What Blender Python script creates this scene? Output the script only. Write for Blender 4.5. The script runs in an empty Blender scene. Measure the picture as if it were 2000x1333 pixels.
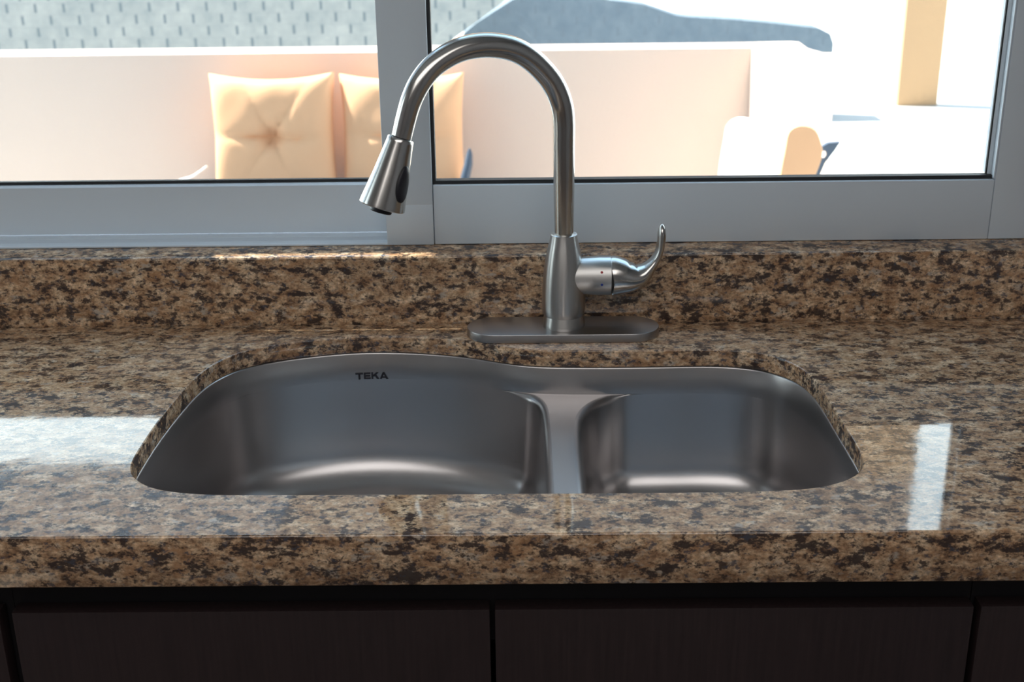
import bpy, bmesh, math, random
from mathutils import Vector, Matrix
C = bpy.context.scene.collection
SC = bpy.context.scene
random.seed(4)

# ------------------------------------------------------------------ camera
# counter top is z = 0, kitchen floor is z = -0.91, y points out of the window
F_PX, PITCH, ROLL, YAW, CAM_H = 2431.57, 0.3624, -0.0128, -0.0108, 0.5736
cy, sy = math.cos(YAW), math.sin(YAW)
FW = Vector((sy * math.cos(PITCH), cy * math.cos(PITCH), -math.sin(PITCH)))
RT0 = Vector((cy, -sy, 0)); UP0 = RT0.cross(FW)
RT = math.cos(ROLL) * RT0 + math.sin(ROLL) * UP0
UP = -math.sin(ROLL) * RT0 + math.cos(ROLL) * UP0
CAM = Vector((0, 0, CAM_H))
cd = bpy.data.cameras.new('camera'); cam = bpy.data.objects.new('camera', cd); C.objects.link(cam)
cam.matrix_world = Matrix(((RT.x, UP.x, -FW.x, 0), (RT.y, UP.y, -FW.y, 0), (RT.z, UP.z, -FW.z, CAM_H), (0, 0, 0, 1)))
cd.sensor_width = 36; cd.lens = F_PX / 2000 * 36; cd.clip_start = 0.02; cd.clip_end = 300
cd.dof.use_dof = True; cd.dof.focus_distance = 1.38; cd.dof.aperture_fstop = 9
SC.camera = cam

def ray(x, y):
    return FW + (x - 1000) / F_PX * RT - (y - 666.5) / F_PX * UP
def atY(x, y, Y):
    d = ray(x, y); return CAM + d * (Y / d.y)
def atZ(x, y, Z):
    d = ray(x, y); return CAM + d * ((Z - CAM_H) / d.z)

# ------------------------------------------------------------------ light
SC.view_settings.view_transform = 'Standard'; SC.view_settings.look = 'None'
SC.view_settings.gamma = 1; SC.view_settings.use_curve_mapping = False
SC.view_settings.exposure = 0.0
w = bpy.data.worlds.new('sky'); SC.world = w; w.use_nodes = True
bg = w.node_tree.nodes['Background']
wt = w.node_tree.nodes.new('ShaderNodeTexCoord'); wsp = w.node_tree.nodes.new('ShaderNodeSeparateXYZ'); wr = w.node_tree.nodes.new('ShaderNodeValToRGB')
w.node_tree.links.new(wt.outputs['Generated'], wsp.inputs[0]); w.node_tree.links.new(wsp.outputs[2], wr.inputs[0]); 
wm = w.node_tree.nodes.new('ShaderNodeMapRange'); wm.inputs[1].default_value = -.3; wm.inputs[2].default_value = .5; wm.inputs[3].default_value = 2.0; wm.inputs[4].default_value = 6.5
w.node_tree.links.new(wr.outputs[0], bg.inputs[0]); w.node_tree.links.new(wsp.outputs[1], wm.inputs[0]); w.node_tree.links.new(wm.outputs[0], bg.inputs[1])
we = wr.color_ramp.elements; we[0].position = .30; we[0].color = (.86, .96, 1, 1); we[1].position = .62; we[1].color = (.20, .30, .42, 1)

SUN_TO = Vector((-0.80, 0.26, 1.2)).normalized()
sl = bpy.data.lights.new('sun', 'SUN'); sl.energy = 17; sl.angle = math.radians(0.3); sl.color = (1, .93, .82)
so = bpy.data.objects.new('sun', sl); C.objects.link(so)
so.rotation_euler = SUN_TO.to_track_quat('Z', 'Y').to_euler()
# unseen fill panel added under the ceiling for the room's weak ambient light
al = bpy.data.lights.new('room_fill_light', 'AREA'); al.shape = 'RECTANGLE'; al.size = 2.4; al.size_y = 2.0
al.energy = 31; al.color = (1, .96, .93)
ao = bpy.data.objects.new('room_fill_light', al); C.objects.link(ao); ao.location = (-0.2, -0.9, 1.66)

# ------------------------------------------------------------------ helpers
def link(name, bm, m, parent=None, smooth=None, kind=None, flat=False):
    bmesh.ops.recalc_face_normals(bm, faces=bm.faces)
    me = bpy.data.meshes.new(name); bm.to_mesh(me); bm.free()
    o = bpy.data.objects.new(name, me); C.objects.link(o)
    me.materials.append(m)
    if smooth is not None:
        for p in me.polygons: p.use_smooth = True
        me.set_sharp_from_angle(angle=math.radians(smooth))
        for p in me.polygons:
            if flat and abs(p.normal[2]) > .999: p.use_smooth = False
    if parent: o.parent = parent
    if kind: o['kind'] = kind
    return o
def box(bm, a, b, bev=0):
    r = bmesh.ops.create_cube(bm, size=1)
    vs = r['verts']
    for v in vs:
        v.co = Vector(((a[i] + b[i]) / 2 + v.co[i] * (b[i] - a[i]) for i in range(3)))
    if bev:
        es = list({e for v in vs for e in v.link_edges})
        bmesh.ops.bevel(bm, geom=es, offset=bev, segments=2, profile=.5, affect='EDGES')
def boxes(name, L, m, parent=None, bev=0, kind=None):
    bm = bmesh.new()
    for a, b in L: box(bm, a, b, bev)
    return link(name, bm, m, parent, 35 if bev else None, kind)
def rings(bm, R, closed=True, cap0=False, cap1=False, loop=False):
    V = [[bm.verts.new(p) for p in r] for r in R]
    n = len(R[0])
    idx = range(len(V)) if loop else range(len(V) - 1)
    for i in idx:
        A, B = V[i], V[(i + 1) % len(V)]
        for j in range(n if closed else n - 1):
            k = (j + 1) % n
            bm.faces.new((A[j], A[k], B[k], B[j]))
    if cap0: bm.faces.new(V[0])
    if cap1: bm.faces.new(V[-1])
    return V
def lathe(bm, prof, origin, axis=Vector((0, 0, 1)), n=64, cap0=True, cap1=True):
    q = Vector((0, 0, 1)).rotation_difference(axis.normalized())
    R = []
    for r, h in prof:
        R.append([Vector(origin) + q @ Vector((r * math.cos(2 * math.pi * k / n), r * math.sin(2 * math.pi * k / n), h)) for k in range(n)])
    return rings(bm, R, True, cap0, cap1)
def sweep(bm, pts, rad, n=40, cap=True, flat=None):
    """tube along points; rad = list of radii or (a, b) pairs"""
    R = []
    N = len(pts); side = None
    for i, p in enumerate(pts):
        t = (pts[min(i + 1, N - 1)] - pts[max(i - 1, 0)]).normalized()
        if side is None:
            side = (flat or Vector((0, 1, 0)))
        side = (side - t * side.dot(t)).normalized()
        up = t.cross(side).normalized()
        a, b = rad[i] if isinstance(rad[i], tuple) else (rad[i], rad[i])
        R.append([p + side * (a * math.cos(2 * math.pi * k / n)) + up * (b * math.sin(2 * math.pi * k / n)) for k in range(n)])
    rings(bm, R, True, cap, cap)
def catmull(P, n, closed=False):
    out = []; N = len(P)
    segs = N if closed else N - 1
    for i in range(segs):
        g = (lambda k: P[k % N]) if closed else (lambda k: P[max(0, min(N - 1, k))])
        p0, p1, p2, p3 = g(i - 1), g(i), g(i + 1), g(i + 2)
        for j in range(n):
            t = j / n
            out.append([0.5 * (2 * b + (c - a) * t + (2 * a - 5 * b + 4 * c - d) * t * t + (3 * b - a - 3 * c + d) * t ** 3)
                        for a, b, c, d in zip(p0, p1, p2, p3)])
    if not closed: out.append(list(P[-1]))
    return out
def resample(P, n):
    """closed polyline -> n points evenly spaced"""
    L = [0]
    for i in range(len(P)):
        a, b = P[i], P[(i + 1) % len(P)]; L.append(L[-1] + math.hypot(b[0] - a[0], b[1] - a[1]))
    out = []; j = 0
    for k in range(n):
        s = L[-1] * k / n
        while L[j + 1] < s: j += 1
        t = (s - L[j]) / max(1e-9, L[j + 1] - L[j]); a, b = P[j], P[(j + 1) % len(P)]
        out.append((a[0] + (b[0] - a[0]) * t, a[1] + (b[1] - a[1]) * t))
    return out
def smoothed(P, it):
    for _ in range(it):
        P = [((P[i - 1][0] + 2 * P[i][0] + P[(i + 1) % len(P)][0]) / 4, (P[i - 1][1] + 2 * P[i][1] + P[(i + 1) % len(P)][1]) / 4) for i in range(len(P))]
    return P
def area(P):
    return .5 * sum(P[i][0] * P[(i + 1) % len(P)][1] - P[(i + 1) % len(P)][0] * P[i][1] for i in range(len(P)))
def normals(P):
    s = 1 if area(P) > 0 else -1
    out = []
    for i in range(len(P)):
        a, b = P[i - 1], P[(i + 1) % len(P)]
        dx, dy = b[0] - a[0], b[1] - a[1]; l = math.hypot(dx, dy) or 1
        out.append((s * dy / l, -s * dx / l))     # outward
    return out
def offset(P, d):
    N = normals(P)
    ds = d if isinstance(d, list) else [d] * len(P)
    return [(p[0] + n[0] * k, p[1] + n[1] * k) for p, n, k in zip(P, N, ds)]
def thing(name, label, cat, loc=(0, 0, 0), group=None):
    o = bpy.data.objects.new(name, None); C.objects.link(o); o.location = loc
    o.empty_display_size = .05
    o['label'] = label; o['category'] = cat
    if group: o['group'] = group
    return o
def tag(o, label, cat, group=None):
    o['label'] = label; o['category'] = cat
    if group: o['group'] = group
    return o
def own(root):
    """children were modelled in world space: keep them there under a moved empty"""
    bpy.context.view_layer.update()
    for ch in root.children:
        ch.matrix_parent_inverse = root.matrix_world.inverted()

# ------------------------------------------------------------------ materials
def mat(name, col, rough=.5, metal=0, spec=.5, coat=0, ior=None):
    m = bpy.data.materials.new(name); m.use_nodes = True
    b = m.node_tree.nodes['Principled BSDF']
    b.inputs['Base Color'].default_value = (*col, 1); b.inputs['Roughness'].default_value = rough
    b.inputs['Metallic'].default_value = metal
    if ior: b.inputs['IOR'].default_value = ior
    return m
def nd(m, t, **kw):
    n = m.node_tree.nodes.new(t)
    for k, v in kw.items():
        if k.startswith('i_'):
            key = k[2:].replace('_', ' ')
            n.inputs[key].default_value = v
        else: setattr(n, k, v)
    return n
def lk(m, a, b): m.node_tree.links.new(a, b)
def bsdf(m): return m.node_tree.nodes['Principled BSDF']
def ramp(m, fac, stops, interp='LINEAR'):
    r = nd(m, 'ShaderNodeValToRGB'); e = r.color_ramp.elements; r.color_ramp.interpolation = interp
    while len(e) > 1: e.remove(e[-1])
    e[0].position = stops[0][0]; e[0].color = (*stops[0][1], 1)
    for p, c in stops[1:]:
        x = e.new(p); x.color = (*c, 1)
    lk(m, fac, r.inputs[0]); return r.outputs[0]
def mixc(m, fac, a, b, mode='MIX'):
    n = nd(m, 'ShaderNodeMix', data_type='RGBA', blend_type=mode)
    if isinstance(fac, float): n.inputs[0].default_value = fac
    else: lk(m, fac, n.inputs[0])
    for s, v in ((6, a), (7, b)):
        if isinstance(v, tuple): n.inputs[s].default_value = (*v, 1)
        else: lk(m, v, n.inputs[s])
    return n.outputs[2]
def coords(m, scale=(1, 1, 1)):
    tc = nd(m, 'ShaderNodeTexCoord'); mp = nd(m, 'ShaderNodeMapping'); mp.inputs['Scale'].default_value = scale
    lk(m, tc.outputs['Object'], mp.inputs[0]); return mp.outputs[0]
def noise(m, vec, s, d=4, r=.6, off=0, dist=0):
    n = nd(m, 'ShaderNodeTexNoise', i_Scale=s, i_Detail=d, i_Roughness=r, i_Distortion=dist)
    if off:
        mp = nd(m, 'ShaderNodeMapping'); mp.inputs['Location'].default_value = (off, off * .7, off * 1.3)
        lk(m, vec, mp.inputs[0]); vec = mp.outputs[0]
    lk(m, vec, n.inputs['Vector']); return n.outputs['Fac']
def bump(m, h, strength, dist=.001):
    b = nd(m, 'ShaderNodeBump', i_Strength=strength, i_Distance=dist)
    lk(m, h, b.inputs['Height']); lk(m, b.outputs[0], bsdf(m).inputs['Normal'])
def mask(m, f, lo, hi): return ramp(m, f, [(lo, (0, 0, 0)), (hi, (1, 1, 1))])

def granite():
    m = mat('granite', (.4, .3, .2), .05, ior=1.62)
    v = coords(m, (.55, .8, 1)); vf = coords(m, (.7, .9, 1))
    base = ramp(m, noise(m, v, 72, 6, .72), [(.34, (.21, .122, .070)), (.43, (.41, .25, .145)), (.52, (.60, .41, .255)), (.64, (.84, .65, .45))])
    fine = ramp(m, noise(m, vf, 300, 4, .75, 3), [(.36, (.48, .45, .44)), (.5, (.94, .93, .92)), (.64, (1.3, 1.26, 1.22))])
    c = mixc(m, 1.0, base, fine, 'MULTIPLY')
    def spot(c, s_, lo, hi, off, col, amt, vec=v, d=5, r=.7):
        f = ramp(m, noise(m, vec, s_, d, r, off), [(lo, (0, 0, 0)), (hi, (amt,) * 3)])
        return mixc(m, f, c, col)
    c = spot(c, 80, .54, .64, 9, (.44, .235, .115), .7)          # rusty patches
    c = spot(c, 70, .57, .66, 17, (.50, .48, .43), .6)         # grey quartz
    c = spot(c, 60, .525, .58, 5, (.045, .032, .030), .95, d=6, r=.74)   # dark mica
    c = spot(c, 115, .54, .60, 23, (.050, .034, .030), .9, vf)
    c = spot(c, 130, .58, .63, 31, (.065, .07, .095), .8, vf)
    lk(m, c, bsdf(m).inputs['Base Color'])
    bump(m, noise(m, vf, 40, 3, .5, 2), .04, .002)
    lk(m, ramp(m, noise(m, vf, 30, 3, .5, 41), [(.3, (.03, .03, .03)), (.7, (.07, .07, .07))]), bsdf(m).inputs['Roughness'])
    return m
def steel(name, col, rough, stretch, aniso=0.0, bs=.03):
    m = mat(name, col, rough, 1)
    v = coords(m, stretch)
    n = noise(m, v, 900, 3, .6)
    a, b = rough * .97, rough * 1.03
    lk(m, ramp(m, n, [(.3, (a,) * 3), (.7, (b,) * 3)]), bsdf(m).inputs['Roughness'])
    bump(m, n, bs, .0003)
    return m
GRAN = granite()
SINK = mat('satin_steel', (.49, .475, .475), .30, 1)
NICKEL = steel('brushed_nickel', (.60, .585, .56), .19, (1, 1, .03), bs=0)
NICKEL_H = steel('brushed_nickel_lever', (.60, .585, .56), .2, (.03, 1, 1), bs=0)
TURNED = steel('turned_nickel', (.62, .61, .59), .30, (1, 1, .03), bs=.0)
bsdf(TURNED).inputs['Anisotropic'].default_value = .9; bsdf(TURNED).inputs['Anisotropic Rotation'].default_value = .25
_t = nd(TURNED, 'ShaderNodeTangent', direction_type='RADIAL', axis='Z'); lk(TURNED, _t.outputs[0], bsdf(TURNED).inputs['Tangent'])
PLATE = steel('brushed_plate', (.45, .44, .44), .36, (.03, 1, 1))
BLACK = mat('black_rubber', (.012, .012, .018), .4)
INK = mat('printed_ink', (.02, .02, .03), .5)
DARKSTEEL = mat('dark_joint', (.05, .05, .05), .4, .6)
RED = mat('red_enamel', (.45, .02, .03), .4); BLUE = mat('blue_enamel', (.02, .05, .35), .4)
ALU = mat('painted_aluminium', (.70, .79, .87), .34)
bump(ALU, noise(ALU, coords(ALU), 300, 2, .5), .03, .0005)
GASK = mat('window_gasket', (.02, .022, .025), .6)
WALLM = mat('wall_paint', (.27, .27, .285), .8); CEIL = mat('ceiling_paint', (.55, .56, .58), .9)
FLOORM = mat('floor_tile', (.16, .13, .11), .5)
CAB = mat('espresso_wood', (.020, .013, .014), .42)
g = noise(CAB, coords(CAB, (40, 40, 1.5)), 6, 4, .6)
lk(CAB, ramp(CAB, g, [(.3, (.019, .012, .013)), (.7, (.032, .020, .021))]), bsdf(CAB).inputs['Base Color'])
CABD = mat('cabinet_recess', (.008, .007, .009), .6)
# glass: clear pane with a faint mirror reflection
GLASS = bpy.data.materials.new('window_glass'); GLASS.use_nodes = True
nt = GLASS.node_tree; nt.nodes.remove(nt.nodes['Principled BSDF'])
tr = nt.nodes.new('ShaderNodeBsdfTransparent'); gl = nt.nodes.new('ShaderNodeBsdfGlossy'); gl.inputs['Roughness'].default_value = .01
ge = nt.nodes.new('ShaderNodeNewGeometry'); mr = nt.nodes.new('ShaderNodeMapRange'); mr.inputs[3].default_value = 1.18; mr.inputs[4].default_value = 1 / 1.18
nt.links.new(ge.outputs['Backfacing'], mr.inputs[0])
mx = nt.nodes.new('ShaderNodeMixShader'); fr = nt.nodes.new('ShaderNodeFresnel'); nt.links.new(mr.outputs[0], fr.inputs[0])
nt.links.new(fr.outputs[0], mx.inputs[0]); nt.links.new(tr.outputs[0], mx.inputs[1]); nt.links.new(gl.outputs[0], mx.inputs[2])
nt.links.new(mx.outputs[0], nt.nodes['Material Output'].inputs[0])
tr.inputs[0].default_value = (.96, .98, .97, 1)
STUCCO = mat('beige_stucco', (.70, .575, .51), .9)
bump(STUCCO, noise(STUCCO, coords(STUCCO), 60, 3, .6), .3, .004)
CANVAS = mat('tan_canvas', (.82, .475, .275), .9)
PAVE = mat('pale_concrete', (.60, .595, .58), .9)
SLATE = mat('slate_blue_metal', (.07, .10, .15), .5)
SUNLIT_PAD = mat('sunlit_upholstery', (.82, .79, .74), .8)  # sunlight put into the colour: whitened copy of the tan chair fabric
ROOFM = mat('grey_roof_panel', (.34, .45, .60), .6)
TANB = mat('tan_facade', (.62, .42, .28), .9); GREYB = mat('grey_facade', (.30, .30, .33), .8)

# block wall: staggered rows of grey stone with short dark upright joints
def blocks(name, c1, c2, joint, W=.17, H=.07):
    m = mat(name, c1, .9)
    tc = nd(m, 'ShaderNodeTexCoord'); sp = nd(m, 'ShaderNodeSeparateXYZ'); lk(m, tc.outputs['Object'], sp.inputs[0])
    def M(op, a, b=None):
        n = nd(m, 'ShaderNodeMath', operation=op)
        for k, v in enumerate((a, b)):
            if v is None: continue
            if isinstance(v, (int, float)): n.inputs[k].default_value = v
            else: lk(m, v, n.inputs[k])
        return n.outputs[0]
    row = M('DIVIDE', sp.outputs[2], H); rf = M('FLOOR', row); fz = M('FRACT', row)
    sh_ = M('MULTIPLY', M('FRACT', M('MULTIPLY', rf, .5)), 1.0)
    fx = M('FRACT', M('ADD', M('DIVIDE', sp.outputs[0], W), sh_))
    vj = M('LESS_THAN', M('ABSOLUTE', M('SUBTRACT', fx, .5)), .045)
    vz = M('GREATER_THAN', fz, .25)
    hj = M('LESS_THAN', fz, .10)
    c = ramp(m, noise(m, tc.outputs['Object'], 9, 6, .7), [(.3, c1), (.7, c2)])
    c = mixc(m, M('MULTIPLY', vj, vz), c, joint)
    c = mixc(m, M('MULTIPLY', hj, .12), c, joint)
    lk(m, c, bsdf(m).inputs['Base Color']); return m
BLOCK = blocks('grey_block', (.24, .28, .30), (.36, .39, .40), (.14, .18, .21))
BLOCK_SHADE = blocks('shaded_grey_block', (.11, .155, .21), (.17, .22, .27), (.13, .17, .22))  # darker copy of the grey block, with the shade put into its colour

# ================================================================== worktop
YF = 1.012; YB = 1.582; T = .022; AP = .0542; ZS = .0952; YW = 1.635
CTRL = [(-.4105, 1.160), (-.4125, 1.205), (-.412, 1.267), (-.4075, 1.342), (-.400, 1.405), (-.386, 1.450), (-.361, 1.483),
        (-.322, 1.507), (-.268, 1.526), (-.211, 1.536), (-.152, 1.533), (-.094, 1.521), (-.054, 1.506), (-.022, 1.491), (.021, 1.480),
        (.091, 1.476), (.163, 1.476), (.235, 1.477), (.280, 1.469), (.314, 1.449), (.337, 1.414), (.348, 1.360), (.350, 1.27), (.351, 1.181),
        (.348, 1.150), (.336, 1.127), (.315, 1.109), (.283, 1.096), (.236, 1.0905), (.160, 1.089), (.015, 1.089), (-.15, 1.0895), (-.289, 1.091),
        (-.344, 1.097), (-.378, 1.110), (-.400, 1.132)]
NO = 360
OUT = smoothed(resample(catmull(CTRL, 12, True), NO), 6)

def make_worktop():
    bm = bmesh.new()
    x0, x1 = -2.1, 1.6
    hole = [bm.verts.new((p[0], p[1], 0)) for p in OUT]
    rect = [bm.verts.new(p) for p in ((x0, YF, 0), (x1, YF, 0), (x1, YB + .02, 0), (x0, YB + .02, 0))]
    es = [bm.edges.new((hole[i], hole[(i + 1) % NO])) for i in range(NO)]
    er = [bm.edges.new((rect[i], rect[(i + 1) % 4])) for i in range(4)]
    bmesh.ops.triangle_fill(bm, use_beauty=True, edges=es + er)
    top = list(bm.faces)
    # hole wall with a softened upper arris
    prof = [(0, 0), (-.0012, -.0004), (-.0020, -.0016), (-.0020, -T)]
    P0 = OUT
    R = [hole]
    for d, z in prof[1:]:
        # the stone's visible edge steps inward by a hair as it rounds over
        q = offset(P0, d * .8)
        R.append([bm.verts.new((a, b, z)) for a, b in q])
    for A, B in zip(R, R[1:]):
        for j in range(NO):
            k = (j + 1) % NO; bm.faces.new((A[j], A[k], B[k], B[j]))
    # underside ring, front apron, back and ends
    c = .0015
    def strip(pts):
        L = [bm.verts.new((x0, *p)) for p in pts]; Rr = [bm.verts.new((x1, *p)) for p in pts]
        for i in range(len(pts) - 1): bm.faces.new((L[i], Rr[i], Rr[i + 1], L[i + 1]))
        return L, Rr
    L, Rr = strip([(YF, 0), (YF - c, -c * .6), (YF - c * 1.3, -c * 1.6), (YF - c * 1.3, -AP + c), (YF - c * .3, -AP), (YF + .03, -AP), (YF + .03, -T), (YF + .03, -T)])
    under = [bm.verts.new(p) for p in ((x0, YF + .03, -T), (x1, YF + .03, -T), (x1, YB + .02, -T), (x0, YB + .02, -T))]
    eu = [bm.edges.new((under[i], under[(i + 1) % 4])) for i in range(4)]
    low = R[-1]
    ei = [bm.edges.get((low[i], low[(i + 1) % NO])) for i in range(NO)]
    bmesh.ops.triangle_fill(bm, use_beauty=True, edges=eu + ei)
    for x in (x0, x1):
        bm.faces.new([bm.verts.new((x, *p)) for p in ((YF, 0), (YB + .02, 0), (YB + .02, -T), (YF + .03, -T), (YF + .03, -AP), (YF - c, -AP), (YF - c, -c))])
    bm.faces.new([bm.verts.new(p) for p in ((x0, YB + .02, 0), (x1, YB + .02, 0), (x1, YB + .02, -T), (x0, YB + .02, -T))])
    bmesh.ops.remove_doubles(bm, verts=bm.verts, dist=.00002)
    return tag(link('worktop', bm, GRAN, smooth=50, flat=True), 'polished brown speckled granite worktop with the cutout for the steel sink', 'countertop')
make_worktop()

def make_splash():
    bm = bmesh.new(); x0, x1 = -2.1, 1.6; b = .0025
    prof = [(YB, .0004), (YB, ZS - b), (YB + b * .4, ZS - b * .35), (YB + b, ZS), (YW + .003, ZS), (YW + .003, ZS - .02), (YB + .019, ZS - .02), (YB + .019, .0004)]
    rings(bm, [[Vector((x, *p)) for p in prof] for x in (x0, x1)], True, True, True)
    return tag(link('backsplash', bm, GRAN, smooth=50), 'low granite upstand with a flat ledge running under the window', 'backsplash')
make_splash()

# ================================================================== sink
sink = thing('kitchen_sink', 'undermounted double bowl stainless steel sink set below the granite cutout', 'sink', (-.03, 1.3, -.23))
RIM = -T - .0006
NB = 200
def near(P, p):
    best = 9
    for i in range(len(P)):
        a, b = P[i - 1], P[i]; dx, dy = b[0] - a[0], b[1] - a[1]
        t = max(0, min(1, ((p[0] - a[0]) * dx + (p[1] - a[1]) * dy) / max(1e-12, dx * dx + dy * dy)))
        best = min(best, math.hypot(a[0] + dx * t - p[0], a[1] + dy * t - p[1]))
    return best
WALLO = offset(OUT, -.0022)          # wall line stands a hair inside the stone edge
A_C = [p for p in WALLO if p[0] < -.030 and p[1] > 1.3]
A_B = [p for p in WALLO if p[0] < -.045 and p[1] <= 1.3]
def order(P, c):  # counter-clockwise about c
    return sorted(P, key=lambda p: math.atan2(p[1] - c[1], p[0] - c[0]))
LB = A_C + A_B + [(-.008, 1.479), (.006, 1.470), (.0155, 1.455), (.0200, 1.432), (.0212, 1.40), (.0216, 1.36), (.0218, 1.32), (.022, 1.27), (.022, 1.22), (.022, 1.175), (.020, 1.148), (.013, 1.122), (-.003, 1.101), (-.022, 1.093)]
LB = smoothed(resample(order(LB, (-.18, 1.3)), NB), 2)
B_ = [p for p in WALLO if p[0] > .150]
RB = B_ + [(.128, 1.472), (.108, 1.463), (.090, 1.447), (.077, 1.425), (.070, 1.400), (.067, 1.36), (.066, 1.32), (.0655, 1.27), (.0655, 1.22), (.066, 1.175), (.069, 1.145), (.080, 1.117), (.100, 1.098), (.125, 1.092)]
RB = smoothed(resample(order(RB, (.21, 1.3)), NB), 2)
SAD = -.060                            # height of the lowered divider
def wall_gap(P): return [min(.009, max(0, near(WALLO, p) - .0010)) for p in P]
def bowl(bm, P, depth, fr, taper):
    g = wall_gap(P)
    R = []
    for k in range(6):                 # rounded lip on the divider side only
        a = k / 5 * math.pi / 2
        q = offset(P, [x * (1 - math.sin(a)) for x in g])
        R.append([(a_[0], a_[1], SAD - x * (1 - math.cos(a)) - .0002 * k) for a_, x in zip(q, g)])
    zt = SAD - .012; zb = -depth + fr
    for k in range(1, 6):
        t = k / 5; R.append([(x, y, zt + (zb - zt) * t) for x, y in offset(P, -taper * t)])
    for k in range(1, 11):             # bottom fillet
        a = k / 10 * math.pi / 2
        R.append([(x, y, zb - fr * math.sin(a)) for x, y in offset(P, -taper - fr * (1 - math.cos(a)))])
    cx = sum(p[0] for p in P) / len(P); cyy = 1.31
    base = R[-1]
    for t in (.3, .6, .85):
        R.append([(x + (cx - x) * t, y + (cyy - y) * t, -depth - .004 * t) for x, y, _ in base])
    return rings(bm, R, True, False, True), (cx, cyy, -depth - .004)
bm = bmesh.new()
# outer wall: flange, rounded rim, straight band down to the divider level
R = [[(x, y, z) for x, y in offset(OUT, d)] for d, z in ((.025, RIM - .0012), (.025, RIM), (.0006, RIM), (-.0012, RIM - .0006), (-.0022, RIM - .0022), (-.0022, SAD + .0022), (-.0024, SAD))]
rings(bm, R, True)
V1, c1 = bowl(bm, LB, .203, .048, .008)
V2, c2 = bowl(bm, RB, .196, .042, .007)
link('basin', bm, SINK, sink, 40)
# saddle between the bowls
bm = bmesh.new()
gl_, gr_ = wall_gap(LB), wall_gap(RB)
def divide(P, g, xs):
    q = offset(P, g); n = normals(P)
    return [a for a, x, p in zip(q, g, P) if x > .0004 and xs(p[0])]
La = sorted(divide(LB, gl_, lambda x: x > -.2), key=lambda p: -p[1])
Ra = sorted(divide(RB, gr_, lambda x: x < .24), key=lambda p: -p[1])
def xat(L, y):
    for a, b in zip(L, L[1:]):
        if a[1] >= y >= b[1]:
            t = (a[1] - y) / max(1e-9, a[1] - b[1]); return a[0] + (b[0] - a[0]) * t
    return None
WB = sorted([p for p in WALLO if p[1] > 1.3 and -.12 < p[0] < .25], key=lambda p: p[0])
# outline of the saddle: back wall from left to right, right lip down, front wall right to left, left lip up
back = [p for p in WALLO if p[1] > 1.3 and La[0][0] <= p[0] <= Ra[0][0]]
front = [p for p in WALLO if p[1] < 1.3 and La[-1][0] <= p[0] <= Ra[-1][0]]
back.sort(key=lambda p: p[0]); front.sort(key=lambda p: -p[0])
poly = back + Ra + front + La[::-1]
vs = [bm.verts.new((x, y, SAD)) for x, y in poly]
es = [bm.edges.new((vs[i], vs[(i + 1) % len(vs)])) for i in range(len(vs))]
bmesh.ops.triangle_fill(bm, use_beauty=True, edges=es)
for f in bm.faces:
    if f.normal.z < 0: f.normal_flip()
me = bpy.data.meshes.new('divider'); bm.to_mesh(me); bm.free(); me.materials.append(SINK)
dv = bpy.data.objects.new('divider', me); C.objects.link(dv); dv.parent = sink
dv['label'] = 'lowered steel divider between the bowls'
for c in (c1, c2):
    bm = bmesh.new()
    lathe(bm, [(.056, .0012), (.054, .0022), (.046, .0016), (.040, -.004), (.034, -.010), (.010, -.010)], c, n=48)
    dr = link('drain', bm, NICKEL, sink, 40)
    bm = bmesh.new(); lathe(bm, [(.009, -.010), (.008, .004), (.003, .006)], c, n=24)
    kn = link('strainer_knob', bm, NICKEL, dr, 40)
# brand mark printed on the back wall of the large bowl
def back_y(x):
    c = sorted((p for p in WALLO if p[1] > 1.3), key=lambda p: abs(p[0] - x))[:2]
    return min(c[0][1], c[1][1])
LET = {  # polygons in a cell, height 1
 'T': (1.25, [[(0, .76), (1.25, .76), (1.25, 1), (0, 1)], [(.48, 0), (.78, 0), (.78, .76), (.48, .76)]]),
 'E': (1.12, [[(0, 0), (.3, 0), (.3, 1), (0, 1)], [(.3, .78), (1.1, .78), (1.1, 1), (.3, 1)], [(.3, .40), (1.02, .40), (1.02, .60), (.3, .60)], [(.3, 0), (1.1, 0), (1.1, .22), (.3, .22)]]),
 'K': (1.25, [[(0, 0), (.3, 0), (.3, 1), (0, 1)], [(.3, .38), (.52, .38), (1.2, 1), (.82, 1), (.3, .60)], [(.50, .56), (.88, 0), (1.28, 0), (.70, .74)]]),
 'A': (1.35, [[(0, 0), (.34, 0), (.78, .86), (.78, 1), (.50, 1)], [(.60, 1), (.80, 1), (1.40, 0), (1.05, 0), (.62, .84)], [(.30, .18), (1.10, .18), (1.00, .36), (.40, .36)]])}
p0 = atY(695, 741, 1.533); p1 = atY(757, 728, 1.531)
bm = bmesh.new(); hgt = abs(p1.z - p0.z) * .95
tot = sum(LET[c][0] for c in 'TEKA') + .10 * 3; sx = (p1.x - p0.x) / tot; cx_ = p0.x
for ch in 'TEKA':
    wd, polys = LET[ch]
    for pl in polys:
        F = [bm.verts.new((cx_ + a * sx, back_y(cx_ + a * sx) - .0012, p0.z + b * hgt)) for a, b in pl]
        B = [bm.verts.new((v.co.x, v.co.y + .0016, v.co.z)) for v in F]
        bm.faces.new(F); n = len(F)
        for i in range(n): bm.faces.new((F[i], F[(i + 1) % n], B[(i + 1) % n], B[i]))
    cx_ += (wd + .10) * sx
lg = link('brand_mark', bm, INK, sink); lg['label'] = 'dark printed lettering TEKA'
own(sink)

# ================================================================== faucet
FX, FY = .0515, 1.541
PX0, PX1 = atZ(912.5, 638, .0115).x, atZ(1291.5, 650, .0115).x
fa = thing('kitchen_faucet', 'brushed nickel pull-down gooseneck faucet standing behind the sink', 'faucet', (FX, FY, 0))
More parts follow.
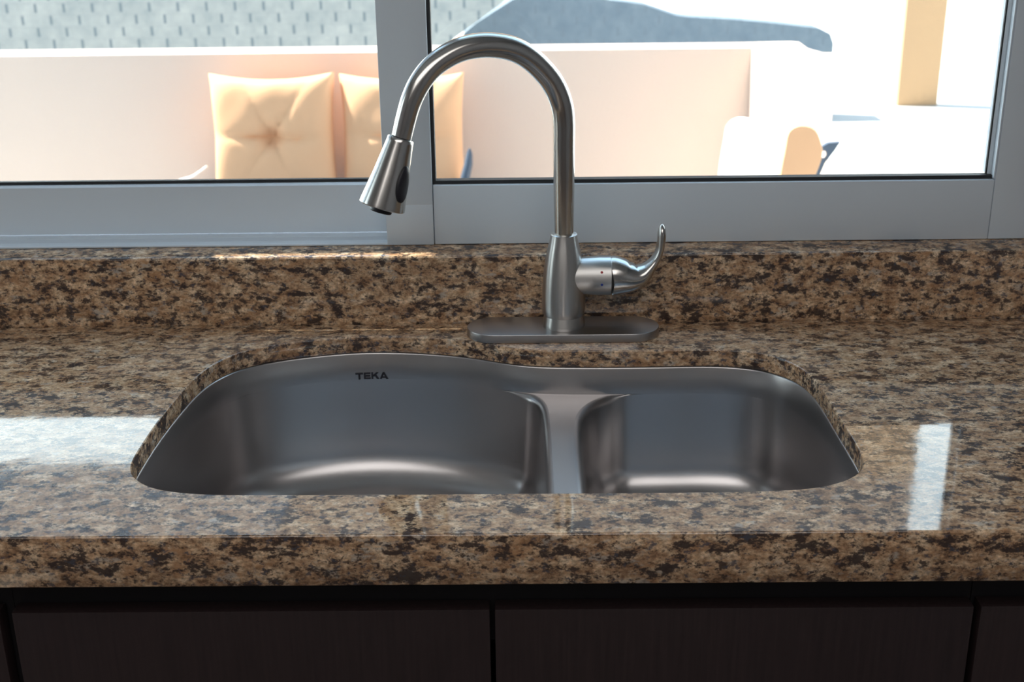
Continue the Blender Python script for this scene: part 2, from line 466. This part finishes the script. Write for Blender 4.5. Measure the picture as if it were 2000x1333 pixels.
# escutcheon plate
bm = bmesh.new(); pr = []
hl, hr, hd = PX0, PX1, .0355
PYC = 1.5385
for d, z in ((0, .0005), (0, .0106), (-.0004, .0113), (-.0012, .0115)):
    r = hd + d; ring = []
    for k in range(33):
        a = -math.pi / 2 + math.pi * k / 32; ring.append((hr - hd + r * math.cos(a), PYC + r * math.sin(a), z))
    for k in range(33):
        a = math.pi / 2 + math.pi * k / 32; ring.append((hl + hd + r * math.cos(a), PYC + r * math.sin(a), z))
    pr.append(ring)
rings(bm, pr, True, True, True)
link('deck_plate', bm, PLATE, fa, 40)
bm = bmesh.new()
lathe(bm, [(.0270, .0112), (.0276, .0122), (.0274, .017), (.0258, .0255), (.0255, .0275)], (FX, FY, 0), cap1=True)
link('base_ring', bm, TURNED, fa, 40)
bm = bmesh.new()
lathe(bm, [(.0252, .0265), (.0272, .0285), (.0281, .036), (.0284, .046), (.0280, .060), (.0268, .078), (.0248, .095), (.0222, .110), (.0195, .122), (.0176, .131), (.0170, .1355), (.0155, .1362), (.013, .1362)], (FX, FY, 0))
# valve arm reaching right
lathe(bm, [(.022, .010), (.0246, .030), (.0258, .045), (.0258, .0605), (.0250, .0612)], (FX, FY, .0795), Vector((1, 0, 0)), n=64)
body = link('body', bm, TURNED, fa, 40)
for cc, m_, zz, nm in ((532.7, RED, 0, 'red'), (556, BLUE, 0, 'blue')):
    pp = atY(1175.5, cc, FY - .024); dz = pp.z - .0795; yy = FY - math.sqrt(max(0, .0259 ** 2 - dz * dz))
    bm = bmesh.new(); lathe(bm, [(.0017, -.0003), (.0017, .0003), (.001, .0006)], (pp.x, yy, pp.z), Vector((0, yy - FY, dz)), n=16)
    d_ = link('temperature_dot', bm, m_, body, 40); d_['label'] = nm + ' temperature dot'
bm = bmesh.new(); lathe(bm, [(.0235, .0600), (.0235, .0632)], (FX, FY, .0795), Vector((1, 0, 0)), n=64)
link('joint_ring', bm, DARKSTEEL, fa, 40)
# lever: lofted sections, px centre, half thickness in px
LV = [(1196.5, 538.5, 37.2, .0252), (1199, 538.5, 38, .0255), (1213, 539.5, 35, .0248), (1230, 541, 29.5, .023), (1248, 538, 23, .020), (1260, 530.5, 17.0, .0175), (1270, 520, 12.0, .015),
      (1279, 509, 9.2, .013), (1285.5, 497, 8.0, .0118), (1289.5, 484, 7.8, .011), (1291.5, 470, 8.2, .0104), (1292.5, 457, 8.2, .0093), (1293, 448, 6.8, .0075), (1293.2, 441.5, 4.2, .0045), (1293.3, 438, 1.2, .0015)]
LV = catmull(LV, 4)
pts = [atY(a, b, FY) for a, b, _, _ in LV]
bm = bmesh.new()
sweep(bm, pts, [(d, c / 1462.0) for _, _, c, d in LV], 40, True, Vector((0, 1, 0)))
link('lever', bm, NICKEL_H, fa, 50)
# gooseneck, swung to the left and forward over the large bowl
SW = math.tan(math.radians(24))
def on_spout(x, y):
    d = ray(x, y)           # plane Y = FY - SW*(FX - X)
    t = (FY - SW * FX) / (d.y - SW * d.x)
    return CAM + d * t
SP = [(1101.7, 462, 18.8), (1101.7, 440, 19.0), (1101.5, 380, 20.2), (1101.3, 300, 21.3), (1101, 233, 22), (1095, 197, 22.5), (1080, 163, 23), (1057, 134, 23.4), (1028, 109, 23.8), (996, 94, 24.2), (955.5, 88.2, 24.4),
      (917, 92, 24.2), (883, 104, 23.6), (848, 127.5, 23.0), (822, 159, 22.4), (804, 195, 21.4), (793, 231.5, 20.6), (785, 265, 20.0), (783, 273, 20.0)]
SP = catmull(SP, 6)
pts = []; rad = []
for a, b, c in SP:
    p = on_spout(a, b); pts.append(p); rad.append(c * (p - CAM).dot(FW) / F_PX)
pts[0] = Vector((pts[0].x, pts[0].y, .134))
bm = bmesh.new(); sweep(bm, pts, rad, 48, True, Vector((SW, 1, 0)).normalized() if False else Vector((0.37, -.93, 0)))
link('spout', bm, NICKEL, fa, 50)
# spray head
a0, a1 = on_spout(783, 270.5), on_spout(745.7, 404)
ax = (a1 - a0); Lh = ax.length; ax.normalize()
k0, k1 = (a0 - CAM).dot(FW) / F_PX, (a1 - CAM).dot(FW) / F_PX
bm = bmesh.new()
r0, r1 = 26.2 * k0, 46.0 * k1
lathe(bm, [(r0 - .006, -.0008), (r0 - .0012, -.0008), (r0, .0006), (r0 + .0004, .004), (r0 + (r1 - r0) * .5 - .0006, Lh * .5), (r1 - .0004, Lh - .004), (r1, Lh - .001), (r1 - .001, Lh), (r1 - .004, Lh), (r1 - .005, Lh - .002)], a0, ax, 64)
head = link('spray_head', bm, NICKEL, fa, 40)
bm = bmesh.new(); lathe(bm, [(r0 - .0035, -.0016), (r0 - .0035, 0)], a0, ax, 48); link('neck_seal', bm, DARKSTEEL, head, 40)
sdw = (ax.cross(Vector((0, 1, 0)))).normalized()
bm = bmesh.new(); lathe(bm, [(.0135, -.002), (.0135, .0055), (.0125, .0065), (.006, .0062)], a1 - sdw * 0.0, ax, 40)
ae = link('aerator', bm, BLACK, head, 40)
# oval thumb switch on the right-hand front of the head
pc = on_spout(789, 356.6); tpos = (pc - a0).dot(ax)
q = Vector((0, 0, 1)).rotation_difference(ax)
def on_head(ang, t, lift=0):
    side = Vector((1, 0, 0)) - ax * ax.x; side.normalize(); fwd = ax.cross(side)
    if fwd.y > 0: fwd = -fwd
    r = r0 + (r1 - r0) * t / Lh + lift
    return a0 + ax * t + side * (r * math.cos(ang)) + fwd * (r * math.sin(ang))
bm = bmesh.new(); Rr = []
for s, lift in ((1.0, -.001), (1.0, .0012), (.92, .0022), (.6, .0026), (.2, .0022)):
    Rr.append([on_head(math.radians(38) + s * .40 * math.cos(2 * math.pi * k / 40), tpos + s * .0215 * math.sin(2 * math.pi * k / 40), lift) for k in range(40)])
rings(bm, Rr, True, False, True)
sw = link('spray_switch', bm, BLACK, head, 50); sw['label'] = 'black oval spray switch'
own(fa)

# ================================================================== window
win = bpy.data.objects.new('window_1', None); C.objects.link(win); win.location = (0, YW, ZS); win['kind'] = 'structure'
WT = 1.25                                  # top of the opening
XM0 = atY(742, 200, YW).x; XM1 = -.1217; XR = .6215; XL = -1.95
XM0b = atY(755, 440, YW).x
G2 = .182
zb = ZS + .0006
# fixed outer frame: right jamb, head, left jamb, sill with its track on the left half
boxes('window_frame', [((XR + .009, YW, zb), (XR + .085, YW + .034, WT)), ((XL - .07, YW, WT - .05), (XR + .0089, YW + .09, WT)), ((XL - .07, YW, zb), (XL, YW + .09, WT - .0501))], ALU, win, .0012)
bm = bmesh.new()
prof = [(YW - .001, zb), (YW - .001, zb + .0016), (YW - .0005, zb + .0024), (YW + .013, zb + .0034), (YW + .0135, zb + .0010), (YW + .0195, zb + .0010), (YW + .0195, zb + .0068), (YW + .034, zb + .0080), (YW + .034, zb)]
rings(bm, [[Vector((x, *p)) for p in prof] for x in (XL, XM0b + .001)], True, True, True)
link('sill_track', bm, ALU, win)
# near sash (right)
boxes('sash_rail', [((XM1 + .0006, YW, zb), (XR + .0085, YW + .03, G2 - .004))], ALU, win, .0012)
boxes('meeting_stile', [((XM0b, YW - .002, zb), (XM1 - .0004, YW + .030, G2 - .03)), ((XM0, YW - .002, G2 - .0305), (XM1 - .0004, YW + .030, WT - .051))], ALU, win, .0010)
boxes('gasket', [((XM1 - .0002, YW + .006, G2 - .0042), (XR + .007, YW + .02, G2 + .001)), ((XM1 - .0002, YW + .004, G2 + .0011), (XM1 + .0045, YW + .02, WT - .051)),
                 ((XR - .0005, YW + .0125, G2 + .0011), (XR + .0012, YW + .0165, WT - .051))], GASK, win)
boxes('glazing_bead', [((XR + .0013, YW + .0115, G2 + .0011), (XR + .0085, YW + .03, WT - .051)), ((XR + .0065, YW + .0006, G2 - .003), (XR + .0088, YW + .0114, WT - .051))], ALU, win, .0008)
boxes('glass_pane', [((XM1, YW + .0125, G2 - .002), (XR + .006, YW + .0165, WT - .052))], GLASS, win)
# far sash (left)
YS = YW + .036
g_left = atY(300, 354, YS + .01).z
bm = bmesh.new()
prof = [(YS - .001, zb + .0092), (YS - .001, zb + .028), (YS, zb + .030), (YS, g_left - .006), (YS + .003, g_left - .0035), (YS + .02, g_left - .003), (YS + .02, zb + .0092)]
rings(bm, [[Vector((x, *p)) for p in prof] for x in (XL, XM1)], True, True, True)
link('sash_rail', bm, ALU, win, 30)
boxes('gasket', [((XL, YS + .0075, g_left - .0030), (XM1, YS + .015, g_left + .001))], GASK, win)
boxes('glass_pane', [((XL, YS + .009, g_left - .001), (XM1, YS + .013, WT - .052))], GLASS, win)
own(win)

# ================================================================== room shell
RX0, RX1, RY0, FZ, CZ = -2.1, 1.6, -3.0, -.91, 1.7
WY0, WY1 = YB + .0195, 1.80
boxes('wall_back', [((RX0, WY0, FZ), (RX1, WY1, ZS - .0205)), ((RX0, YW + .005, WT + .001), (RX1, WY1, CZ)),
                    ((XR + .086, YW + .005, ZS - .02), (RX1, WY1, WT + .001)), ((RX0, YW + .005, ZS - .02), (XL - .071, WY1, WT + .001)),
                    ((XL - .07, YW + .004, ZS - .0204), (XR + .085, WY1, ZS))], WALLM, kind='structure')
LX0, LX1, LY0, LY1, LZ0, LZ1 = RX0 - .1, RX0 - .001, .85, 1.52, .12, 1.15
boxes('wall_left', [((LX0, RY0, FZ), (LX1, LY0, CZ)), ((LX0, LY1, FZ), (LX1, WY1, CZ)), ((LX0, LY0, FZ), (LX1, LY1, LZ0)), ((LX0, LY0, LZ1), (LX1, LY1, CZ))], WALLM, kind='structure')
w2 = bpy.data.objects.new('window_2', None); C.objects.link(w2); w2.location = (LX0, (LY0 + LY1) / 2, LZ0); w2['kind'] = 'structure'
fx0, fx1 = LX0 + .03, LX0 + .07
boxes('window_frame', [((fx0, LY0, LZ0), (fx1, LY0 + .04, LZ1)), ((fx0, LY1 - .04, LZ0), (fx1, LY1, LZ1)), ((fx0, LY0 + .04, LZ0), (fx1, LY1 - .04, LZ0 + .04)), ((fx0, LY0 + .04, LZ1 - .04), (fx1, LY1 - .04, LZ1))], ALU, w2)
boxes('glass_pane', [((fx0 + .015, LY0 + .04, LZ0 + .04), (fx0 + .019, LY1 - .04, LZ1 - .04))], GLASS, w2)
own(w2)
boxes('wall_right', [((RX1 + .001, RY0, FZ), (RX1 + .1, WY1, CZ))], WALLM, kind='structure')
boxes('wall_front', [((RX0, RY0 - .1, FZ), (RX1, RY0 - .001, CZ))], WALLM, kind='structure')
boxes('floor', [((RX0 - .1, RY0 - .1, FZ - .05), (RX1 + .1, WY1, FZ))], FLOORM, kind='structure')
boxes('ceiling', [((RX0 - .1, RY0 - .1, CZ), (RX1 + .1, WY1, CZ + .08))], CEIL, kind='structure')

# ================================================================== cabinets
DY = YF + .03
def cabinet(label, xa, xb, doors):
    t = thing('base_cabinet', label, 'cabinet', ((xa + xb) / 2, 1.3, FZ), 'base cabinets under the worktop')
    p = .016
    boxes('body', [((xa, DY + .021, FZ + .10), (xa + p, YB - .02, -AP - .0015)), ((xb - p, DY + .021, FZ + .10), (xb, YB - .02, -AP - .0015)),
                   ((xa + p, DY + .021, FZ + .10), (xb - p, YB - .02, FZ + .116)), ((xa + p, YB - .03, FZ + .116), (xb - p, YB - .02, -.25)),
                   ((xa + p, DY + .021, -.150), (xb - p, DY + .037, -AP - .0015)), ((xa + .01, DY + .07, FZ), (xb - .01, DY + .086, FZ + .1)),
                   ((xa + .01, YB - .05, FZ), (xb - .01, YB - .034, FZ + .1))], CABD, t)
    for a, b in doors:
        boxes('door', [((a, DY, FZ + .105), (b, DY + .019, -.1020))], CAB, t, .001)
    own(t); return t
cabinet('dark brown double door base cabinet directly under the sink', -.510, .4375, [(-.505, -.0365), (-.0315, .4345)])
cabinet('dark brown base cabinet at the right edge, beyond the narrow gap', .4385, 1.35, [(.4415, .89), (.895, 1.345)])
cabinet('dark brown base cabinet at the left edge beside the sink cabinet', -1.42, -.5105, [(-1.415, -.97), (-.965, -.518)])

# ================================================================== outside
GZ = -.93
boxes('patio_ground', [((-30, 1.81, GZ - .1), (30, 60, GZ))], PAVE, kind='structure')
# low wall behind the cushions, turning a corner at the right
yw = 4.90
zt = atY(1150, 97, yw).z
xc = atY(1465, 150, yw).x
bm = bmesh.new()
front = [Vector((-5.5, yw, zt)), Vector((xc, yw, zt))]
for px_, py_, Y_ in ((1478, 82, yw - .12), (1500, 82, yw - .27), (1530, 83, yw - .45), (1560, 95, yw - .62), (1600, 103, yw - .84), (1634, 103, yw - 1.0)):
    front.append(atY(px_, py_, Y_))
TH = .2; backl = []
for k, p in enumerate(front):
    a = front[max(0, k - 1)]; b = front[min(len(front) - 1, k + 1)]
    t_ = Vector((b.x - a.x, b.y - a.y, 0)).normalized(); n_ = Vector((-t_.y, t_.x, 0))
    backl.append(p + n_ * TH * max(.01, min(1, ((len(front) - 1 - k) / 7) ** 1.5)))
sec = [[Vector((p.x, p.y, GZ + .001)), p, q, Vector((q.x, q.y, GZ + .001))] for p, q in zip(front, backl)]
rings(bm, sec, True, True, True)
tag(link('patio_wall', bm, STUCCO), 'low beige stucco patio wall with a sunlit top, behind the seat cushions', 'wall')

def block_wall(name, m, pix, Y, th, label):
    bm = bmesh.new()
    F = [atY(a, b, Y) for a, b in pix]
    lo0, lo1 = Vector((F[0].x, Y, GZ + .001)), Vector((F[-1].x, Y, GZ + .001))
    F = [lo0] + F + [lo1]
    rings(bm, [F, [p + Vector((0, th, 0)) for p in F]], True, True, True)
    return tag(link(name, bm, m), label, 'wall')
block_wall('block_wall', BLOCK, [(-420, -150), (-380, -150), (1005, -12), (935, 40), (880, 80)], 7.6, .2, 'light grey block wall with staggered joints behind the left window pane')
block_wall('block_wall', BLOCK_SHADE, [(905, 66), (930, 45), (1000, 0), (1050, -25), (1120, -14), (1190, 0), (1255, 8), (1320, 30), (1340, 33), (1420, 37), (1510, 45), (1600, 55), (1622, 66), (1628, 85)], 7.9, .2, 'shaded part of the grey block wall, cut along its sloping shadow edge behind the beige wall')  # shadow area built as a darker wall piece, outlined along its edge

# pillar standing on the patio
pb = atZ(1790, 207, GZ); bl = atZ(1748, 205, GZ); br = atZ(1832, 208, GZ)
boxes('patio_pillar', [((bl.x, pb.y, GZ + .001), (br.x, pb.y + .1, 1.55))], mat('pillar_stucco', (.48, .32, .19), .9))
tag(bpy.data.objects['patio_pillar'], 'square tan pillar standing on the sunlit patio at the upper right', 'pillar')

# tufted cushions leaning on the wall, on a low bench
def cushion(name, X0, X1, ztop, zbot, yc, label, seed, tilt=.16, skew=0):
    rnd = random.Random(seed); n = 40
    bm = bmesh.new(); cxm = (X0 + X1) / 2; hw = (X1 - X0) / 2; hh = (ztop - zbot) / 2; czm = (ztop + zbot) / 2
    def P(u, v, s):
        au, av = abs(u), abs(v)
        pin = 1 - .11 * (1 - au ** 2) * av ** 6 * 1.0; pin2 = 1 - .05 * (1 - av ** 2) * au ** 6
        x = u * hw * pin2; z = v * hh * pin
        e = max(0, (1 - au ** 4)) ** .45 * max(0, (1 - av ** 4)) ** .45
        th = .012 + .075 * e
        r = math.hypot(u, v + .02)
        if s < 0:
            th *= 1 - .75 * math.exp(-(r / .16) ** 2)
            ang = math.atan2(v + .02, u)
            cr = abs(math.sin(ang * 3 + .2)) ** .35
            th -= .026 * (1 - cr) * math.exp(-r * 1.5) * 1.3
            th -= .012 * math.exp(-((v + .02) / .03) ** 2) * (1 - au) 
        th += .003 * math.sin(9 * u + seed) * math.cos(7 * v)
        y = s * th
        p = Vector((x + skew * v * .0, y, z))
        c_, s_ = math.cos(tilt), math.sin(tilt)
        return Vector((cxm + p.x, yc + p.y * c_ + p.z * s_, czm + p.z * c_ - p.y * s_))
    V = {}
    for s in (-1, 1):
        for i in range(n + 1):
            for j in range(n + 1):
                u, v = -1 + 2 * i / n, -1 + 2 * j / n
                edge = i in (0, n) or j in (0, n)
                if s == 1 and edge and False: continue
                V[s, i, j] = bm.verts.new(P(u, v, s))
        for i in range(n):
            for j in range(n):
                bm.faces.new((V[s, i, j], V[s, i + 1, j], V[s, i + 1, j + 1], V[s, i, j + 1]))
    B = [(i, 0) for i in range(n)] + [(n, j) for j in range(n)] + [(i, n) for i in range(n, 0, -1)] + [(0, j) for j in range(n, 0, -1)]
    for k in range(len(B)):
        a, b = B[k], B[(k + 1) % len(B)]
        bm.faces.new((V[-1, a[0], a[1]], V[-1, b[0], b[1]], V[1, b[0], b[1]], V[1, a[0], a[1]]))
    t = thing(name, label, 'cushion', (cxm, yc, zbot), 'seat cushions on the patio bench')
    link('cover', bm, CANVAS, t, 60)
    bm = bmesh.new(); q = P(0, -.02, -1)
    bmesh.ops.create_uvsphere(bm, u_segments=16, v_segments=10, radius=.012, matrix=Matrix.Translation(q))
    link('button', bm, CANVAS, t, 60)
    own(t); return t
yc = 4.70
c0 = atY(404, 150, yc); c1_ = atY(652, 150, yc); c2_ = atY(905, 150, yc)
zbot = -.60
cushion('seat_cushion', c0.x, c1_.x - .004, c0.z + .01, zbot, yc, 'tan tufted cushion fully visible through the left window pane', 1)
cushion('seat_cushion', c1_.x + .012, c2_.x, c0.z, zbot, yc + .03, 'tan tufted cushion half hidden behind the window mullion', 5)
# cushion tie
bm = bmesh.new(); tp = catmull([tuple(atY(a, b, yc - .06)) for a, b in ((404, 325), (392, 334), (375, 345), (352, 352), (330, 362))], 6)
sweep(bm, [Vector(p) for p in tp], [(.010, .004)] * len(tp), 12)
ti = link('tie_strap', bm, mat('white_strap', (.8, .78, .74), .8), bpy.data.objects['seat_cushion']); own(bpy.data.objects['seat_cushion'])
bn = thing('patio_bench', 'low dark bench under the two tan cushions beside the beige wall', 'bench', (c1_.x, yc - .1, GZ))
boxes('seat', [((c0.x - .1, yc - .42, zbot - .06), (c2_.x + .02, yc + .13, zbot - .022))], SLATE, bn, .005)
for lx in (c0.x - .04, c2_.x - .05):
    for ly in (yc - .38, yc + .06):
        boxes('leg', [((lx, ly, GZ + .001), (lx + .04, ly + .04, zbot - .0605))], SLATE, bn)
bm = bmesh.new(); ar = [atY(a, b, yc - .1) for a, b in ((917, 290), (917, 300), (915, 320), (909, 345), (903, 375), (900, 395))]
sweep(bm, ar, [.004, .011, .016, .018, .018, .018], 12)
link('armrest_post', bm, SLATE, bn, 40)
own(bn)

# padded patio chair at the lower right, seen from behind one side
ch = thing('patio_chair', 'pale padded patio chair with an arched back at the lower right pane', 'chair', (0, 0, 0))
YC = 3.55
arch = [(1519, 345), (1522, 325), (1529, 290), (1534, 262), (1540, 250), (1551, 243), (1566, 240.5), (1582, 244), (1593, 253), (1600, 268), (1605, 288), (1604, 305), (1598, 325), (1590, 345)]
arch = catmull(arch, 4)
A = [atY(a, b, YC) for a, b in arch]
zlow = -.62
A = [Vector((A[0].x - .02, YC, zlow))] + A + [Vector((A[-1].x - .03, YC, zlow))]
ex = Vector((-.155, .10, .0))
bm = bmesh.new()
cen = sum(A, Vector()) / len(A)
Rr = [[cen + (p - cen) * .985 + Vector((0, -.001, 0)) for p in A], A, [p + ex for p in A], [cen + ex * 1.03 + (p - cen) * .93 for p in A]]
rings(bm, Rr, True, True, True)
br_ = link('backrest', bm, SUNLIT_PAD, ch, 50)
bm = bmesh.new()
rings(bm, [[cen + (p - cen) * k + Vector((0, dy, 0)) for p in A] for k, dy in ((.985, -.0012), (.98, -.012), (.93, -.020))], True, True, True)  # shaded end face made a separate tan piece against the whitened sunlit sides
sp_ = link('shaded_end', bm, CANVAS, br_, 50); sp_['label'] = 'shaded rounded end of the backrest, in tan'
boxes('seat', [((A[0].x - .62, YC + .05, zlow + .02), (A[0].x - .02, YC + .6, zlow + .12))], SUNLIT_PAD, ch, .03)
for lx in (A[0].x - .58, A[0].x - .08):
    for ly in (YC + .1, YC + .52):
        boxes('leg', [((lx, ly, GZ + .001), (lx + .035, ly + .035, zlow + .03))], SLATE, ch)
bm = bmesh.new()
tri = [atY(a, b, YC + .03) for a, b in ((1600, 290), (1618, 280), (1641, 278), (1632, 292), (1612, 318), (1599, 347), (1590, 380), (1572, 380), (1585, 345), (1598, 318))]
hol = [atY(1610 + 6 * math.cos(k / 16 * 2 * math.pi), 303 + 8 * math.sin(k / 16 * 2 * math.pi), YC + .03) for k in range(16)]
fv = [bm.verts.new(p) for p in tri]; hv = [bm.verts.new(p) for p in hol]
es = [bm.edges.new((fv[i], fv[(i + 1) % len(fv)])) for i in range(len(fv))] + [bm.edges.new((hv[i], hv[(i + 1) % 16])) for i in range(16)]
bmesh.ops.triangle_fill(bm, use_beauty=True, edges=es)
r = bmesh.ops.extrude_face_region(bm, geom=list(bm.faces))
bmesh.ops.translate(bm, verts=[v for v in r['geom'] if isinstance(v, bmesh.types.BMVert)], vec=(0, .02, 0))
link('bracket', bm, SLATE, ch)
ch.location = (A[0].x, YC, GZ); own(ch)

# patio roof out of view; narrow gap added to let sun strike the ledge
pt = atZ(150, 905, 0); el = math.atan2(CAM_H, pt.y)
RZ = 1.62; RYE = pt.y + RZ / math.tan(el)
gx0, gx1 = -1.37, -1.04
sh = SUN_TO * ((RZ - ZS) / SUN_TO.z)
gy0, gy1 = 1.583 + sh.y, 1.603 + sh.y
X0r, X1r = -6.0, -.9
s0 = atY(400, 495, 1.59).x + sh.x; s1 = atY(850, 495, 1.59).x + sh.x
boxes('patio_roof', [((X0r, 1.805, RZ), (3, gy0, RZ + .02)), ((X0r, gy1, RZ), (X1r, RYE, RZ + .02)), ((X0r, gy0, RZ), (s0, gy1, RZ + .02)), ((s1, gy0, RZ), (3, gy1, RZ + .02)), ((X1r, gy1, RZ), (3, gy1 + .12, RZ + .02))], ROOFM, kind='structure')
# apartment block far behind, only mirrored in the worktop
YBD = 27
ab = thing('apartment_building', 'distant tan and grey apartment building mirrored in the polished worktop', 'building', (4, YBD, GZ))
# right edge: mirrored pixel (1800, 828)
d = ray(1797, 830); p = CAM + d * (-CAM_H / d.z); d = Vector((d.x, d.y, -d.z)); e = p + d * ((YBD - p.y) / d.y)
d2 = ray(1700, 932); p2 = CAM + d2 * (-CAM_H / d2.z); d2 = Vector((d2.x, d2.y, -d2.z)); e2 = p2 + d2 * ((YBD - p2.y) / d2.y)
boxes('facade', [((-8, YBD, GZ + .001), (e.x, YBD + 8, e2.z))], TANB, ab)
boxes('upper_storey', [((-8, YBD, e2.z), (e.x, YBD + 8, e2.z + 9))], GREYB, ab)
own(ab)
